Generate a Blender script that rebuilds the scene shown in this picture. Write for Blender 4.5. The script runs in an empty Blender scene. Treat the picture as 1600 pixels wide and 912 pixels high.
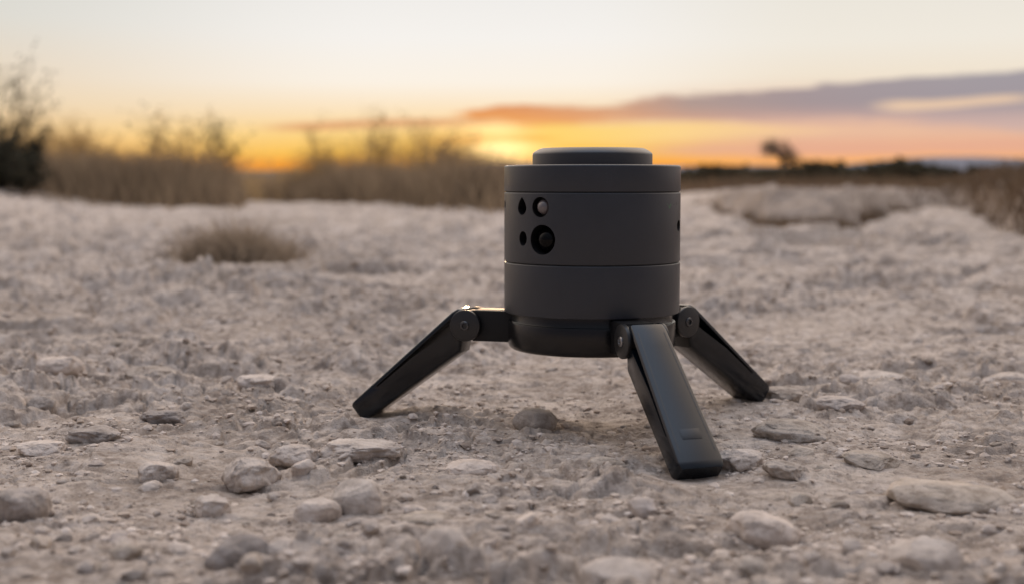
import bpy, bmesh, math, random
import numpy as np
from mathutils import Vector, Matrix, noise as mn

SC = bpy.context.scene
COL = SC.collection
R = math.radians
random.seed(11)

# ------------------------------------------------------------------ camera, world, sun, exposure
F_PX, CAM_H = 2100.0, 0.124
TILT = math.atan(171.0 / F_PX)
cam_d = bpy.data.cameras.new('camera')
cam = bpy.data.objects.new('camera', cam_d)
COL.objects.link(cam)
cam.location = (0, 0, CAM_H)
cam.rotation_euler = (R(90) - TILT, 0, 0)
cam_d.sensor_width = 36
cam_d.lens = 36 * F_PX / 1600
cam_d.clip_start = 0.01
cam_d.clip_end = 20000
cam_d.dof.use_dof = True
cam_d.dof.focus_distance = 0.645
cam_d.dof.aperture_fstop = 9.0
SC.camera = cam

SC.view_settings.view_transform = 'Standard'
SC.view_settings.look = 'None'
SC.view_settings.exposure = 0.0
SC.view_settings.gamma = 1.0

SUN_AZ, SUN_EL = -0.6, 2.6          # degrees right of +Y, above the horizon


class NB:
    """small helper that writes math as nodes"""
    def __init__(s, tree):
        s.t = tree
        s.n = tree.nodes
        s.l = tree.links

    def node(s, typ, **kw):
        n = s.n.new(typ)
        for k, v in kw.items():
            setattr(n, k, v)
        return n

    def put(s, sock, v):
        if isinstance(v, bpy.types.NodeSocket):
            s.l.new(v, sock)
        elif isinstance(v, (tuple, list)) and len(v) == 3 and sock.type == 'RGBA':
            sock.default_value = (*v, 1)
        else:
            sock.default_value = v

    def m(s, op, a, b=0.0, c=None, clamp=False):
        n = s.n.new('ShaderNodeMath')
        n.operation = op
        n.use_clamp = clamp
        s.put(n.inputs[0], a)
        s.put(n.inputs[1], b)
        if c is not None:
            s.put(n.inputs[2], c)
        return n.outputs[0]

    def sstep(s, x, e0, e1, o0=0.0, o1=1.0):
        n = s.n.new('ShaderNodeMapRange')
        n.interpolation_type = 'SMOOTHSTEP'
        n.clamp = True
        s.put(n.inputs[0], x)
        for i, v in enumerate((e0, e1, o0, o1)):
            s.put(n.inputs[i + 1], v)
        return n.outputs[0]

    def mix(s, f, a, b, mode='MIX'):
        n = s.n.new('ShaderNodeMix')
        n.data_type = 'RGBA'
        n.blend_type = mode
        n.clamp_factor = True
        s.put(n.inputs[0], f)
        s.put(n.inputs[6], a)
        s.put(n.inputs[7], b)
        return n.outputs[2]

    def ramp(s, f, stops, interp='LINEAR'):
        n = s.n.new('ShaderNodeValToRGB')
        cr = n.color_ramp
        cr.interpolation = interp
        while len(cr.elements) < len(stops):
            cr.elements.new(0.5)
        for e, (p, c) in zip(cr.elements, stops):
            e.position = p
            e.color = (*c, 1) if len(c) == 3 else c
        s.put(n.inputs[0], f)
        return n.outputs[0]

    def noise(s, vec, scale, detail=3, rough=0.5, dist=0.0, dim='3D'):
        n = s.n.new('ShaderNodeTexNoise')
        n.noise_dimensions = dim
        s.put(n.inputs['Vector'], vec)
        n.inputs['Scale'].default_value = scale
        n.inputs['Detail'].default_value = detail
        n.inputs['Roughness'].default_value = rough
        n.inputs['Distortion'].default_value = dist
        return n.outputs[0]


def lin(r, g, b):
    return tuple(((v / 255) / 12.92 if v <= 10 else ((v / 255 + 0.055) / 1.055) ** 2.4) for v in (r, g, b))


def pxe(y):      # picture row -> elevation in degrees (all sky shapes are set as directions)
    return math.degrees(-TILT - math.atan((y - 456) / F_PX))


def pxa(x):
    return math.degrees(math.atan((x - 800) / F_PX))


world = bpy.data.worlds.new('World')
SC.world = world
world.use_nodes = True
wt = world.node_tree
wt.nodes.clear()
W = NB(wt)
tc = W.node('ShaderNodeTexCoord').outputs['Generated']
sep = W.node('ShaderNodeSeparateXYZ')
wt.links.new(tc, sep.inputs[0])
dx, dy, dz = sep.outputs
el = W.m('MULTIPLY', W.m('ARCSINE', dz), 57.29578)
az = W.m('MULTIPLY', W.m('ARCTAN2', dx, dy), 57.29578)
# stretched noise for streaky clouds
cv = W.node('ShaderNodeCombineXYZ')
W.put(cv.inputs[0], W.m('MULTIPLY', az, 0.10))
W.put(cv.inputs[1], W.m('MULTIPLY', el, 0.75))
n1 = W.m('SUBTRACT', W.noise(cv.outputs[0], 1.6, 4, 0.5), 0.5)
n2 = W.m('SUBTRACT', W.noise(cv.outputs[0], 4.5, 4, 0.55), 0.5)
wob = W.m('ADD', W.m('MULTIPLY', n1, 0.9), W.m('MULTIPLY', n2, 0.95))
EMAX = 9.0
ef = W.m('DIVIDE', el, EMAX)


def er(y):
    return max(0.0, pxe(y) / EMAX)


sky_mid = W.ramp(ef, [(0.0, lin(255, 140, 30)), (er(258), lin(255, 160, 35)), (er(240), lin(255, 198, 84)),
                      (er(212), lin(255, 214, 132)), (er(180), lin(253, 226, 184)), (er(130), lin(252, 242, 228)),
                      (er(60), lin(246, 242, 237)), (1.0, lin(236, 234, 231))])
sky_left = W.ramp(ef, [(0.0, lin(240, 160, 90)), (er(258), lin(243, 178, 112)), (er(235), lin(246, 194, 128)),
                       (er(205), lin(244, 208, 156)), (er(170), lin(238, 214, 180)), (er(110), lin(230, 215, 194)),
                       (er(40), lin(220, 217, 208)), (1.0, lin(212, 212, 206))])
sky_right = W.ramp(ef, [(0.0, lin(246, 160, 90)), (er(256), lin(252, 178, 105)), (er(240), lin(244, 180, 132)),
                        (er(215), lin(232, 184, 156)), (er(170), lin(228, 190, 166)), (er(125), lin(241, 227, 207)),
                        (er(70), lin(240, 233, 221)), (1.0, lin(231, 227, 218))])
fl = W.sstep(az, pxa(-150), pxa(620), 1, 0)
fr = W.sstep(az, pxa(880), pxa(1300))
sky = W.mix(fl, sky_mid, sky_left)
sky = W.mix(fr, sky, sky_right)
# glow where the sun has gone behind the ridge
gd = W.m('ADD', W.m('POWER', W.m('DIVIDE', W.m('SUBTRACT', az, pxa(775)), 3.2), 2.0),
         W.m('POWER', W.m('DIVIDE', W.m('SUBTRACT', el, pxe(238)), 1.0), 2.0))
glow = W.m('EXPONENT', W.m('MULTIPLY', gd, -1.0))
gd2 = W.m('ADD', W.m('POWER', W.m('DIVIDE', W.m('SUBTRACT', az, pxa(780)), 1.7), 2.0),
          W.m('POWER', W.m('DIVIDE', W.m('SUBTRACT', el, pxe(230)), 0.85), 2.0))
core = W.m('EXPONENT', W.m('MULTIPLY', gd2, -1.0))


def curve(pts):
    """azimuth (picture column) -> elevation, as a float curve over -25..25 degrees"""
    n = W.node('ShaderNodeFloatCurve')
    c = n.mapping.curves[0]
    P = [((pxa(x) + 25) / 50, pxe(y) / 10) for x, y in pts]
    while len(c.points) < len(P):
        c.points.new(0.5, 0.5)
    for p, (a, b) in zip(c.points, P):
        p.location = (a, b)
        p.handle_type = 'AUTO'
    n.mapping.update()
    W.put(n.inputs['Value'], W.m('DIVIDE', W.m('ADD', az, 25.0), 50.0))
    return W.m('MULTIPLY', n.outputs[0], 10.0)


def band(top, bot, soft_t, soft_b, w=1.0, x0=None, x1=None, fx=2.0):
    t = W.m('ADD', curve(top), W.m('MULTIPLY', wob, 0.75 * w))
    b = W.m('ADD', curve(bot), W.m('MULTIPLY', wob, -0.8 * w))
    m1 = W.sstep(W.m('SUBTRACT', t, el), -soft_t, soft_t)
    m2 = W.sstep(W.m('SUBTRACT', el, b), -soft_b, soft_b)
    r = W.m('MULTIPLY', m1, m2)
    if x0 is not None:
        r = W.m('MULTIPLY', r, W.sstep(az, pxa(x0), pxa(x0) + fx))
    if x1 is not None:
        r = W.m('MULTIPLY', r, W.sstep(az, pxa(x1) - fx, pxa(x1), 1, 0))
    return r


sky = W.mix(W.m('MULTIPLY', glow, 0.72), sky, (1.15, 0.50, 0.02))
sky = W.mix(W.m('MULTIPLY', core, 0.95), sky, (1.6, 1.15, 0.5))
# lower haze layer of peach cloud on the right
c0 = band([(0, 300), (900, 262), (1000, 232), (1200, 226), (1400, 224), (1600, 222)],
          [(0, 330), (900, 262), (1000, 247), (1200, 244), (1400, 243), (1600, 243)], 0.18, 0.2, 0.5, 930, None, 5.0)
sky = W.mix(W.m('MULTIPLY', c0, 0.7), sky, lin(229, 172, 148))
# long mauve bank
c1 = band([(0, 300), (690, 182), (760, 170), (850, 165), (960, 163), (1040, 153), (1110, 150), (1200, 146), (1300, 138),
           (1370, 133), (1450, 126), (1540, 121), (1650, 120)],
          [(0, 310), (690, 182), (760, 190), (850, 197), (960, 193), (1040, 190), (1200, 190), (1350, 193), (1450, 200),
           (1650, 212)], 0.12, 0.28, 0.95, 690, None, 1.5)
c1col = W.ramp(W.sstep(az, pxa(700), pxa(1600)), [(0, lin(222, 140, 84)), (0.18, lin(212, 156, 122)),
               (0.4, lin(172, 148, 142)), (0.7, lin(160, 146, 150)), (1, lin(156, 149, 157))])
c1low = W.ramp(W.sstep(az, pxa(700), pxa(1600)), [(0, lin(250, 165, 70)), (0.3, lin(228, 165, 125)),
               (0.55, lin(214, 168, 152)), (1, lin(206, 176, 168))])
c1c = W.mix(W.sstep(el, pxe(205), pxe(160)), c1low, c1col)
sky = W.mix(W.m('MULTIPLY', c1, 0.93), sky, c1c)
# cream rifts through the bank
r1 = band([(0, 300), (1340, 168), (1370, 163), (1450, 162), (1560, 158), (1650, 157)],
          [(0, 310), (1340, 170), (1370, 178), (1450, 177), (1560, 170), (1650, 166)], 0.09, 0.09, 0.16, 1330, 1640, 2.0)
sky = W.mix(W.m('MULTIPLY', r1, 0.85), sky, lin(238, 204, 172))
r2 = band([(0, 300), (800, 198), (950, 196), (1100, 193), (1250, 202), (1400, 205), (1650, 210)],
          [(0, 310), (800, 224), (950, 222), (1100, 216), (1250, 212), (1400, 210), (1650, 212)], 0.14, 0.16, 0.3, 780, 1500, 2.5)
r2c = W.ramp(W.sstep(az, pxa(800), pxa(1400)), [(0, lin(255, 214, 110)), (0.4, lin(254, 214, 142)), (1, lin(240, 196, 160))])
sky = W.mix(W.m('MULTIPLY', r2, 0.9), sky, r2c)
# thin streak on the left
c2 = band([(0, 300), (380, 202), (450, 196), (600, 187), (760, 186), (850, 190), (1100, 240)],
          [(0, 310), (380, 204), (450, 206), (600, 199), (760, 195), (850, 194), (1100, 245)], 0.09, 0.09, 0.22, 370, 850, 3.0)
sky = W.mix(W.m('MULTIPLY', c2, 0.75), sky, lin(222, 156, 108))
c3 = band([(0, 300), (640, 222), (720, 214), (830, 212), (900, 218), (1100, 260)],
          [(0, 310), (640, 226), (720, 226), (830, 222), (900, 222), (1100, 265)], 0.1, 0.12, 0.25, 640, 900, 2.0)
sky = W.mix(W.m('MULTIPLY', c3, 0.5), sky, lin(245, 160, 50))

# upper dome: physical sky for a low sun
ns = W.node('ShaderNodeTexSky')
ns.sky_type = 'NISHITA'
ns.sun_disc = False
ns.sun_elevation = R(SUN_EL)
ns.sun_rotation = R(SUN_AZ)
ns.air_density = 1.0
ns.dust_density = 1.5
ns.ozone_density = 1.2
SKY_K = 0.15
nsc = W.mix(1.0, ns.outputs[0], (SKY_K,) * 3, 'MULTIPLY')
# unseen fill light added to the dome: warm sunset side, dim back, blue zenith
back = W.sstep(dy, -0.6, 0.7)
dome_fill = W.mix(back, (0.15, 0.16, 0.20), (1.60, 1.36, 1.16))
dome_fill = W.mix(W.sstep(el, 15, 45), dome_fill, W.mix(back, (0.28, 0.29, 0.36), (2.35, 1.92, 1.58)))
dome_fill = W.mix(W.sstep(el, 48, 78), dome_fill, (1.28, 1.46, 1.80))
dome = W.mix(1.0, W.mix(1.0, nsc, (0.45,) * 3, 'MULTIPLY'), dome_fill, 'ADD')
side = W.sstep(dy, 0.3, 0.85)      # only towards the sunset are the low gradient and clouds that bright
low = W.mix(side, W.mix(W.sstep(dy, -0.5, 0.4), (0.20, 0.19, 0.24), (0.62, 0.52, 0.5)), sky)
allsky = W.mix(W.sstep(el, 8.0, 22.0), low, dome)
allsky = W.mix(W.sstep(el, -0.8, -0.05), (0.25, 0.2, 0.17), allsky)
bg = W.node('ShaderNodeBackground')
wt.links.new(allsky, bg.inputs[0])
bg.inputs[1].default_value = 1.0
wo = W.node('ShaderNodeOutputWorld')
wt.links.new(bg.outputs[0], wo.inputs[0])

sun_d = bpy.data.lights.new('sun', 'SUN')
sun_d.energy = 1.1
sun_d.color = (1.0, 0.62, 0.34)
sun_d.angle = R(5)
sun = bpy.data.objects.new('sun', sun_d)
COL.objects.link(sun)
sdir = Vector((math.sin(R(SUN_AZ)) * math.cos(R(SUN_EL)), math.cos(R(SUN_AZ)) * math.cos(R(SUN_EL)), math.sin(R(SUN_EL))))
sun.rotation_euler = sdir.to_track_quat('Z', 'Y').to_euler()
sun.location = sdir * 30


# ------------------------------------------------------------------ helpers
def ray(px, py):
    a = (px - 800) / F_PX
    b = -(py - 456) / F_PX
    d = Vector((a, math.cos(TILT) + b * math.sin(TILT), -math.sin(TILT) + b * math.cos(TILT)))
    return d


def on_ground(px, py, z=0.0):
    d = ray(px, py)
    k = (z - CAM_H) / d.z
    return Vector((d.x * k, d.y * k, z))


def at_depth(px, py, Y):
    d = ray(px, py)
    k = Y / d.y
    return Vector((d.x * k, Y, CAM_H + d.z * k))


def tag(o, label=None, cat=None, group=None, kind=None):
    if label:
        o['label'] = label
    if cat:
        o['category'] = cat
    if group:
        o['group'] = group
    if kind:
        o['kind'] = kind
    return o


def link(name, me, mat=None, parent=None):
    o = bpy.data.objects.new(name, me)
    COL.objects.link(o)
    if mat:
        me.materials.clear()
        me.materials.append(mat)
    if parent:
        o.parent = parent
    return o


def empty(name, loc=(0, 0, 0), rz=0):
    o = bpy.data.objects.new(name, None)
    COL.objects.link(o)
    o.location = loc
    o.rotation_euler = (0, 0, rz)
    o.empty_display_size = 0.05
    return o


def bm_mesh(bm, name, smooth=True, angle=35):
    me = bpy.data.meshes.new(name)
    bmesh.ops.recalc_face_normals(bm, faces=bm.faces)
    bm.to_mesh(me)
    bm.free()
    if smooth:
        me.polygons.foreach_set('use_smooth', [True] * len(me.polygons))
        me.set_sharp_from_angle(angle=R(angle))
    return me


def np_mesh(name, verts, quads, smooth=True):
    me = bpy.data.meshes.new(name)
    verts = np.asarray(verts, dtype=np.float32)
    quads = np.asarray(quads, dtype=np.int32)
    nv, nf, k = len(verts), len(quads), quads.shape[1]
    me.vertices.add(nv)
    me.vertices.foreach_set('co', verts.ravel())
    me.loops.add(nf * k)
    me.loops.foreach_set('vertex_index', quads.ravel())
    me.polygons.add(nf)
    me.polygons.foreach_set('loop_start', np.arange(0, nf * k, k, dtype=np.int32))
    me.polygons.foreach_set('use_smooth', np.full(nf, smooth))
    me.update(calc_edges=True)
    return me


# ------------------------------------------------------------------ numpy noise
def _hash(ix, iy, seed):
    h = (ix.astype(np.int64) * 374761393 + iy.astype(np.int64) * 668265263 + seed * 974711) & 0xFFFFFFFF
    h = ((h ^ (h >> 13)) * 1274126177) & 0xFFFFFFFF
    h = ((h ^ (h >> 16)) * 2246822519) & 0xFFFFFFFF
    return (h ^ (h >> 15)) & 0xFFFFFFFF


def perlin(x, y, seed=0):
    ix, iy = np.floor(x), np.floor(y)
    fx, fy = x - ix, y - iy
    u = fx * fx * fx * (fx * (fx * 6 - 15) + 10)
    v = fy * fy * fy * (fy * (fy * 6 - 15) + 10)

    def g(ox, oy):
        a = _hash(ix + ox, iy + oy, seed) * (2 * math.pi / 4294967296.0)
        return np.cos(a) * (fx - ox) + np.sin(a) * (fy - oy)
    a = g(0, 0) * (1 - u) + g(1, 0) * u
    b = g(0, 1) * (1 - u) + g(1, 1) * u
    return (a * (1 - v) + b * v) * 1.41


def worley(x, y, seed=0):
    ix, iy = np.floor(x), np.floor(y)
    best = np.full(x.shape, 9.0)
    second = np.full(x.shape, 9.0)
    rid = np.zeros(x.shape)
    for ox in (-1, 0, 1):
        for oy in (-1, 0, 1):
            cx, cy = ix + ox, iy + oy
            h = _hash(cx, cy, seed)
            px = cx + (h & 1023) / 1023.0
            py = cy + ((h >> 10) & 1023) / 1023.0
            d = np.sqrt((x - px) ** 2 + (y - py) ** 2)
            r = ((h >> 20) & 1023) / 1023.0
            nearer = d < best
            second = np.where(nearer, best, np.minimum(second, d))
            rid = np.where(nearer, r, rid)
            best = np.where(nearer, d, best)
    return best, second, rid


def sm(x, a, b):
    t = np.clip((x - a) / (b - a), 0, 1)
    return t * t * (3 - 2 * t)


def seg_dist(x, y, pts):
    """signed-ish distance to a polyline (positive on the left hand of its direction)"""
    best = np.full(x.shape, 1e9)
    sgn = np.ones(x.shape)
    for (ax, ay), (bx, by) in zip(pts[:-1], pts[1:]):
        ux, uy = bx - ax, by - ay
        L = ux * ux + uy * uy
        t = np.clip(((x - ax) * ux + (y - ay) * uy) / L, 0, 1)
        d = np.hypot(x - ax - t * ux, y - ay - t * uy)
        s = np.sign(ux * (y - ay) - uy * (x - ax))
        n = d < best
        sgn = np.where(n, s, sgn)
        best = np.where(n, d, best)
    return best * sgn


# foot lines of the banks right of the device (ground coordinates)
BANK_A = [tuple(on_ground(*p)[:2]) for p in [(1085, 322), (1130, 345), (1195, 370), (1300, 377), (1345, 362), (1440, 330), (1475, 318)]]
BANK_B = [tuple(on_ground(*p)[:2]) for p in [(1475, 318), (1515, 335), (1560, 362), (1620, 400)]] + [(1.25, 1.5), (1.6, 0.6)]


BANK_T = [(1085, 322), (1130, 345), (1195, 370), (1300, 377), (1345, 362), (1440, 332), (1480, 330), (1515, 338), (1560, 365), (1640, 412), (1800, 500)]
_bt = [math.atan((p[0] - 800) / F_PX) for p in BANK_T]
_bd = [on_ground(*p)[:2] for p in BANK_T]
_bd = [math.hypot(*q) for q in _bd]


def bank_coords(x, y):
    """distance behind the foot of the bank along the radius, and the two stretches of the bank"""
    th = np.arctan2(x, y)
    r = np.hypot(x, y)
    d = r - np.interp(th, _bt, _bd)
    in_a = sm(th, _bt[0] - 0.02, _bt[1] + 0.02) * (1 - sm(th, _bt[5] - 0.02, _bt[6] + 0.02))
    in_b = sm(th, _bt[5] - 0.02, _bt[6] + 0.03) * (1 - sm(th, 1.2, 1.6))
    return d, th, in_a, in_b


def bank_soil(x, y):
    d, th, a, b = bank_coords(x, y)
    return np.clip((0.75 * a * (1 - sm(y, 9, 16)) + b) * sm(d, -0.1, 0.2), 0, 1)


def macro(x, y):
    x = np.asarray(x, dtype=float)
    y = np.asarray(y, dtype=float)
    r = np.hypot(x, y)
    h = perlin(x / 1.3, y / 1.3, 5) * 0.016 * sm(r, 0.9, 2.5)
    h += perlin(x / 5.5, y / 5.5, 9) * 0.035 * sm(r, 3, 9)
    h += perlin(x / 30.0, y / 30.0, 12) * 0.12 * sm(r, 18, 60)
    # left side rises gently to a low bank
    h += 0.15 * sm(-x - 0.19 * y, 0.35, 1.9) * sm(y, 1.5, 5.5)
    # low eroded bank right of the device
    wob = perlin(x / 0.35, y / 0.35, 31) * 0.12 + perlin(x / 0.11, y / 0.11, 32) * 0.04
    d, az_, in_a, in_b = bank_coords(x, y)
    h += in_a * (0.078 * sm(d + wob, -0.04, 0.75) * (1 - 0.45 * sm(d, 1.0, 3.5)) * (1 - sm(y, 14, 24)))
    h += in_b * (0.105 * sm(d + wob, -0.04, 0.8)) * (1 - sm(y, 18, 34))
    return h


FEET = []      # (x, y, z) filled in below, before the ground is built


def detail(x, y, cell):
    r = np.hypot(x, y)

    def fade(wl):
        return np.clip((wl / np.maximum(cell, 1e-5) - 1.6) / 2.0, 0, 1)
    wx = x + 0.006 * perlin(x / 0.035, y / 0.035, 3) + 0.002 * perlin(x / 0.011, y / 0.011, 4)
    wy = y + 0.006 * perlin(x / 0.035, y / 0.035, 6) + 0.002 * perlin(x / 0.011, y / 0.011, 7)
    rough = 0.32 + 1.0 * sm(perlin(x / 0.24 + 3.1, y / 0.24, 21) + 0.5 * perlin(x / 0.09, y / 0.09, 22) - 0.6 * (x - 0.02), -0.45, 0.55)
    nd = np.exp(-(((x - 0.05) / 0.11) ** 2 + ((y - 0.63) / 0.12) ** 2))
    rough = rough * (1 - 0.45 * nd)
    h = perlin(x / 0.16, y / 0.16, 40) * 0.0045 + perlin(x / 0.07, y / 0.07, 41) * 0.0028
    # flaky ledges
    t = (perlin(wx / 0.11, wy / 0.11, 50) + 0.5 * perlin(wx / 0.05, wy / 0.05, 51) + 0.17 * perlin(wx / 0.018, wy / 0.018, 52)) * 2.4
    ft = t - np.floor(t)
    h += (np.floor(t) + sm(ft, 0.0, 0.16) - t * 0.62) * 0.0046 * rough * fade(0.03)
    pale = 0.55 * sm(ft, 0.02, 0.25) * (0.6 + 0.5 * perlin(wx / 0.03, wy / 0.03, 55))  # ledge tops lighter, for the shading painted into the ground colour
    # lumps
    for s, amp, pres, sd in ((0.060, 0.0066, 0.74, 60), (0.034, 0.0050, 0.64, 61), (0.0175, 0.0031, 0.54, 62), (0.0090, 0.0016, 0.50, 63)):
        f1, f2, rid = worley(wx / (s * 1.25), wy / (s * 0.85), sd)
        on = sm(rid, pres, pres + 0.12)
        rad = 0.34 + 0.3 * (rid - pres) / (1 - pres)
        dome = sm((1 - (f1 / rad) ** 2) * 1.7, 0.0, 1.0)        # flat topped clods with abrupt sides
        dome = dome * (0.8 + 0.5 * perlin(wx / (s * .6), wy / (s * .6), sd + 9))
        h += on * dome * amp * rough * fade(s)
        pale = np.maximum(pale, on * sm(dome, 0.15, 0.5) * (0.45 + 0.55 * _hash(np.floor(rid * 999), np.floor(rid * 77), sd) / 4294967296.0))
    # cracks between grains
    f1, f2, rid = worley(wx / 0.024, wy / 0.015, 70)
    h -= (1 - sm(f2 - f1, 0.0, 0.14)) * 0.0013 * rough * fade(0.012)
    h += (rid - 0.5) * 0.0013 * rough * fade(0.012)
    f1, f2, rid = worley(wx / 0.055 + 5, wy / 0.040, 71)
    h -= (1 - sm(f2 - f1, 0.0, 0.07)) * 0.0038 * sm(rid, 0.35, 0.6) * rough * fade(0.02)
    f1, f2, rid = worley(wx / 0.011, wy / 0.0065, 72)
    h += ((rid - 0.5) * 0.0008 - (1 - sm(f2 - f1, 0.0, 0.2)) * 0.0004) * rough * fade(0.006)
    # fine roughness
    a, wl = 0.0014, 0.012
    for k in range(5):
        n = perlin(x / (wl * 1.3) + 7 * k, y / (wl * 0.8), 80 + k)
        h += (np.abs(n) * -1.1 + 0.3 + 0.5 * n) * a * fade(wl) * (0.55 + 0.5 * rough)
        a *= 0.62
        wl *= 0.55
    # bigger clods away from the device that the eye reads as texture
    far = sm(r, 1.0, 2.5)
    f1, f2, rid = worley(x / 0.17 + perlin(x / .1, y / .1, 92) * .15, y / 0.13, 90)
    h += far * sm(rid, 0.35, 0.6) * np.clip(1 - (f1 / 0.6) ** 2, 0, 1) ** 0.6 * 0.017 * fade(0.08)
    t = (perlin(wx / 0.42 + 9, wy / 0.34, 95) + 0.5 * perlin(wx / 0.17, wy / 0.15, 96) + 0.15 * perlin(wx / 0.05, wy / 0.05, 97)) * 2.6
    ft = t - np.floor(t)
    h += sm(r, 0.75, 1.6) * (np.floor(t) + sm(ft, 0.0, 0.12) - t * 0.85) * 0.0185
    h += far * perlin(x / 0.06, y / 0.06, 93) * 0.004 * fade(0.06)
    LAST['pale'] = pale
    return h


LAST = {}
MEAN = [0.0]


def height(x, y, cell=None):
    x = np.atleast_1d(np.asarray(x, float))
    y = np.atleast_1d(np.asarray(y, float))
    if cell is None:
        cell = 0.0012 * np.hypot(x, y)
    h = macro(x, y) + detail(x, y, cell) - MEAN[0]
    for fx, fy, fz, fh in FEET:
        w = np.exp(-((((x - fx) ** 2 + (y - fy + 0.008) ** 2) / 0.026 ** 2) ** 1.5))
        h = h - (h - fz) * w * 0.95
    return h


_gx, _gy = np.meshgrid(np.linspace(-.25, .3, 300), np.linspace(.42, .95, 300))
MEAN[0] = float(detail(_gx.ravel(), _gy.ravel(), np.full(_gx.size, 0.0008)).mean()) + 0.0005
print('mean detail', MEAN[0])


# ------------------------------------------------------------------ materials
def new_mat(name):
    m = bpy.data.materials.new(name)
    m.use_nodes = True
    t = m.node_tree
    b = t.nodes['Principled BSDF']
    return m, NB(t), b


def earth_mat(name, tones, grain=1.0, bump=1.0, per_obj=False, stain=True, attr=False):
    m, N, b = new_mat(name)
    co = N.node('ShaderNodeTexCoord').outputs['Object']
    if per_obj:
        oi = N.node('ShaderNodeObjectInfo')
        add = N.node('ShaderNodeVectorMath', operation='ADD')
        N.put(add.inputs[0], co)
        cx = N.node('ShaderNodeCombineXYZ')
        rr = N.m('MULTIPLY', oi.outputs['Random'], 13.0)
        for i in range(3):
            N.put(cx.inputs[i], rr)
        N.put(add.inputs[1], cx.outputs[0])
        co = add.outputs[0]
    a = N.noise(co, 22 * grain, 6, 0.62, 0.4)
    c = N.noise(co, 130 * grain, 5, 0.65)
    d = N.noise(co, 620 * grain, 3, 0.6)
    col = N.ramp(a, [(0.30, tones[0]), (0.47, tones[1]), (0.60, tones[2]), (0.75, tones[3])])
    col = N.mix(N.m('MULTIPLY', N.sstep(c, 0.44, 0.62), 0.62), col, tones[3])
    col = N.mix(N.m('MULTIPLY', N.sstep(c, 0.48, 0.34), 0.62), col, tones[4])
    if attr:
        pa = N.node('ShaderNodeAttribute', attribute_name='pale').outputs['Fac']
        gap_shade = N.ramp(N.noise(co, 300, 5, 0.7), [(0.3, (0.14, 0.102, 0.08)), (0.55, (0.36, 0.295, 0.245)), (0.75, (0.52, 0.45, 0.39))])
        col = N.mix(N.sstep(N.m('ADD', pa, N.m('MULTIPLY', N.m('SUBTRACT', c, 0.5), 0.5)), 0.10, 0.55), N.mix(0.55, gap_shade, col), col)  # paints shade into the gaps and leaves clod and ledge tops light
        pt = N.noise(co, 5.5, 5, 0.65, 0.8)
        col = N.mix(N.m('MULTIPLY', N.sstep(pt, 0.50, 0.64), 0.4), col, (0.25, 0.195, 0.155))
        bk = N.node('ShaderNodeAttribute', attribute_name='bank').outputs['Fac']
        brn = N.ramp(N.noise(co, 3.5, 5, 0.6), [(0.35, (0.15, 0.112, 0.085)), (0.65, (0.33, 0.27, 0.225))])
        col = N.mix(N.m('MULTIPLY', bk, 0.9), col, brn)
    # dark and rusty mineral specks
    col = N.mix(N.m('MULTIPLY', N.sstep(d, 0.60, 0.72), 0.55), col, tones[5])
    col = N.mix(N.m('MULTIPLY', N.sstep(d, 0.40, 0.28), 0.45), col, tones[6])
    if stain:
        s = N.noise(co, 1.1, 4, 0.6, 0.6)
        col = N.mix(N.m('MULTIPLY', N.sstep(s, 0.45, 0.68), 0.35), col, tones[7])
    if per_obj:
        col = N.mix(1.0, col, N.ramp(oi.outputs['Random'], [(0, (0.86, 0.86, 0.88)), (0.5, (1, 1, 1)), (1, (1.1, 1.08, 1.07))]), 'MULTIPLY')
    N.l.new(col, b.inputs['Base Color'])
    b.inputs['Roughness'].default_value = 0.93
    b.inputs['Specular IOR Level'].default_value = 0.25
    b1 = N.node('ShaderNodeBump')
    b1.inputs['Strength'].default_value = 1.0
    b1.inputs['Distance'].default_value = 0.0022 * bump
    hsum = N.m('ADD', N.noise(co, 420 * grain, 6, 0.7), N.m('MULTIPLY', N.noise(co, 1300 * grain, 3, 0.65), 0.5))
    N.l.new(hsum, b1.inputs['Height'])
    N.l.new(b1.outputs[0], b.inputs['Normal'])
    return m


T = [(0.30, 0.24, 0.198), (0.47, 0.392, 0.333), (0.60, 0.512, 0.442), (0.76, 0.67, 0.60), (0.225, 0.180, 0.152),
     (0.70, 0.65, 0.60), (0.11, 0.08, 0.065), (0.36, 0.29, 0.23)]
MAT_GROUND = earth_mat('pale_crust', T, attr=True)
T2 = [(0.42, 0.36, 0.31), (0.51, 0.44, 0.385), (0.57, 0.495, 0.435), (0.66, 0.585, 0.525), (0.33, 0.28, 0.245),
      (0.66, 0.61, 0.57), (0.18, 0.145, 0.12), (0.4, 0.33, 0.28)]
MAT_STONE = earth_mat('pale_limestone', T2, 1.0, 0.45, True, False)
T3 = [(0.27, 0.232, 0.203), (0.35, 0.305, 0.27), (0.41, 0.36, 0.32), (0.50, 0.44, 0.40), (0.19, 0.16, 0.14),
      (0.5, 0.46, 0.43), (0.09, 0.075, 0.07), (0.25, 0.2, 0.17)]
MAT_DARKSTONE = earth_mat('grey_limestone', T3, 1.0, 0.5, True, False)
T4 = [(0.35, 0.295, 0.245), (0.44, 0.375, 0.315), (0.51, 0.44, 0.375), (0.60, 0.525, 0.455), (0.25, 0.205, 0.165),
      (0.5, 0.44, 0.38), (0.12, 0.09, 0.07), (0.3, 0.24, 0.18)]
MAT_TANSTONE = earth_mat('tan_limestone', T4, 1.0, 0.6, True, False)


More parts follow.
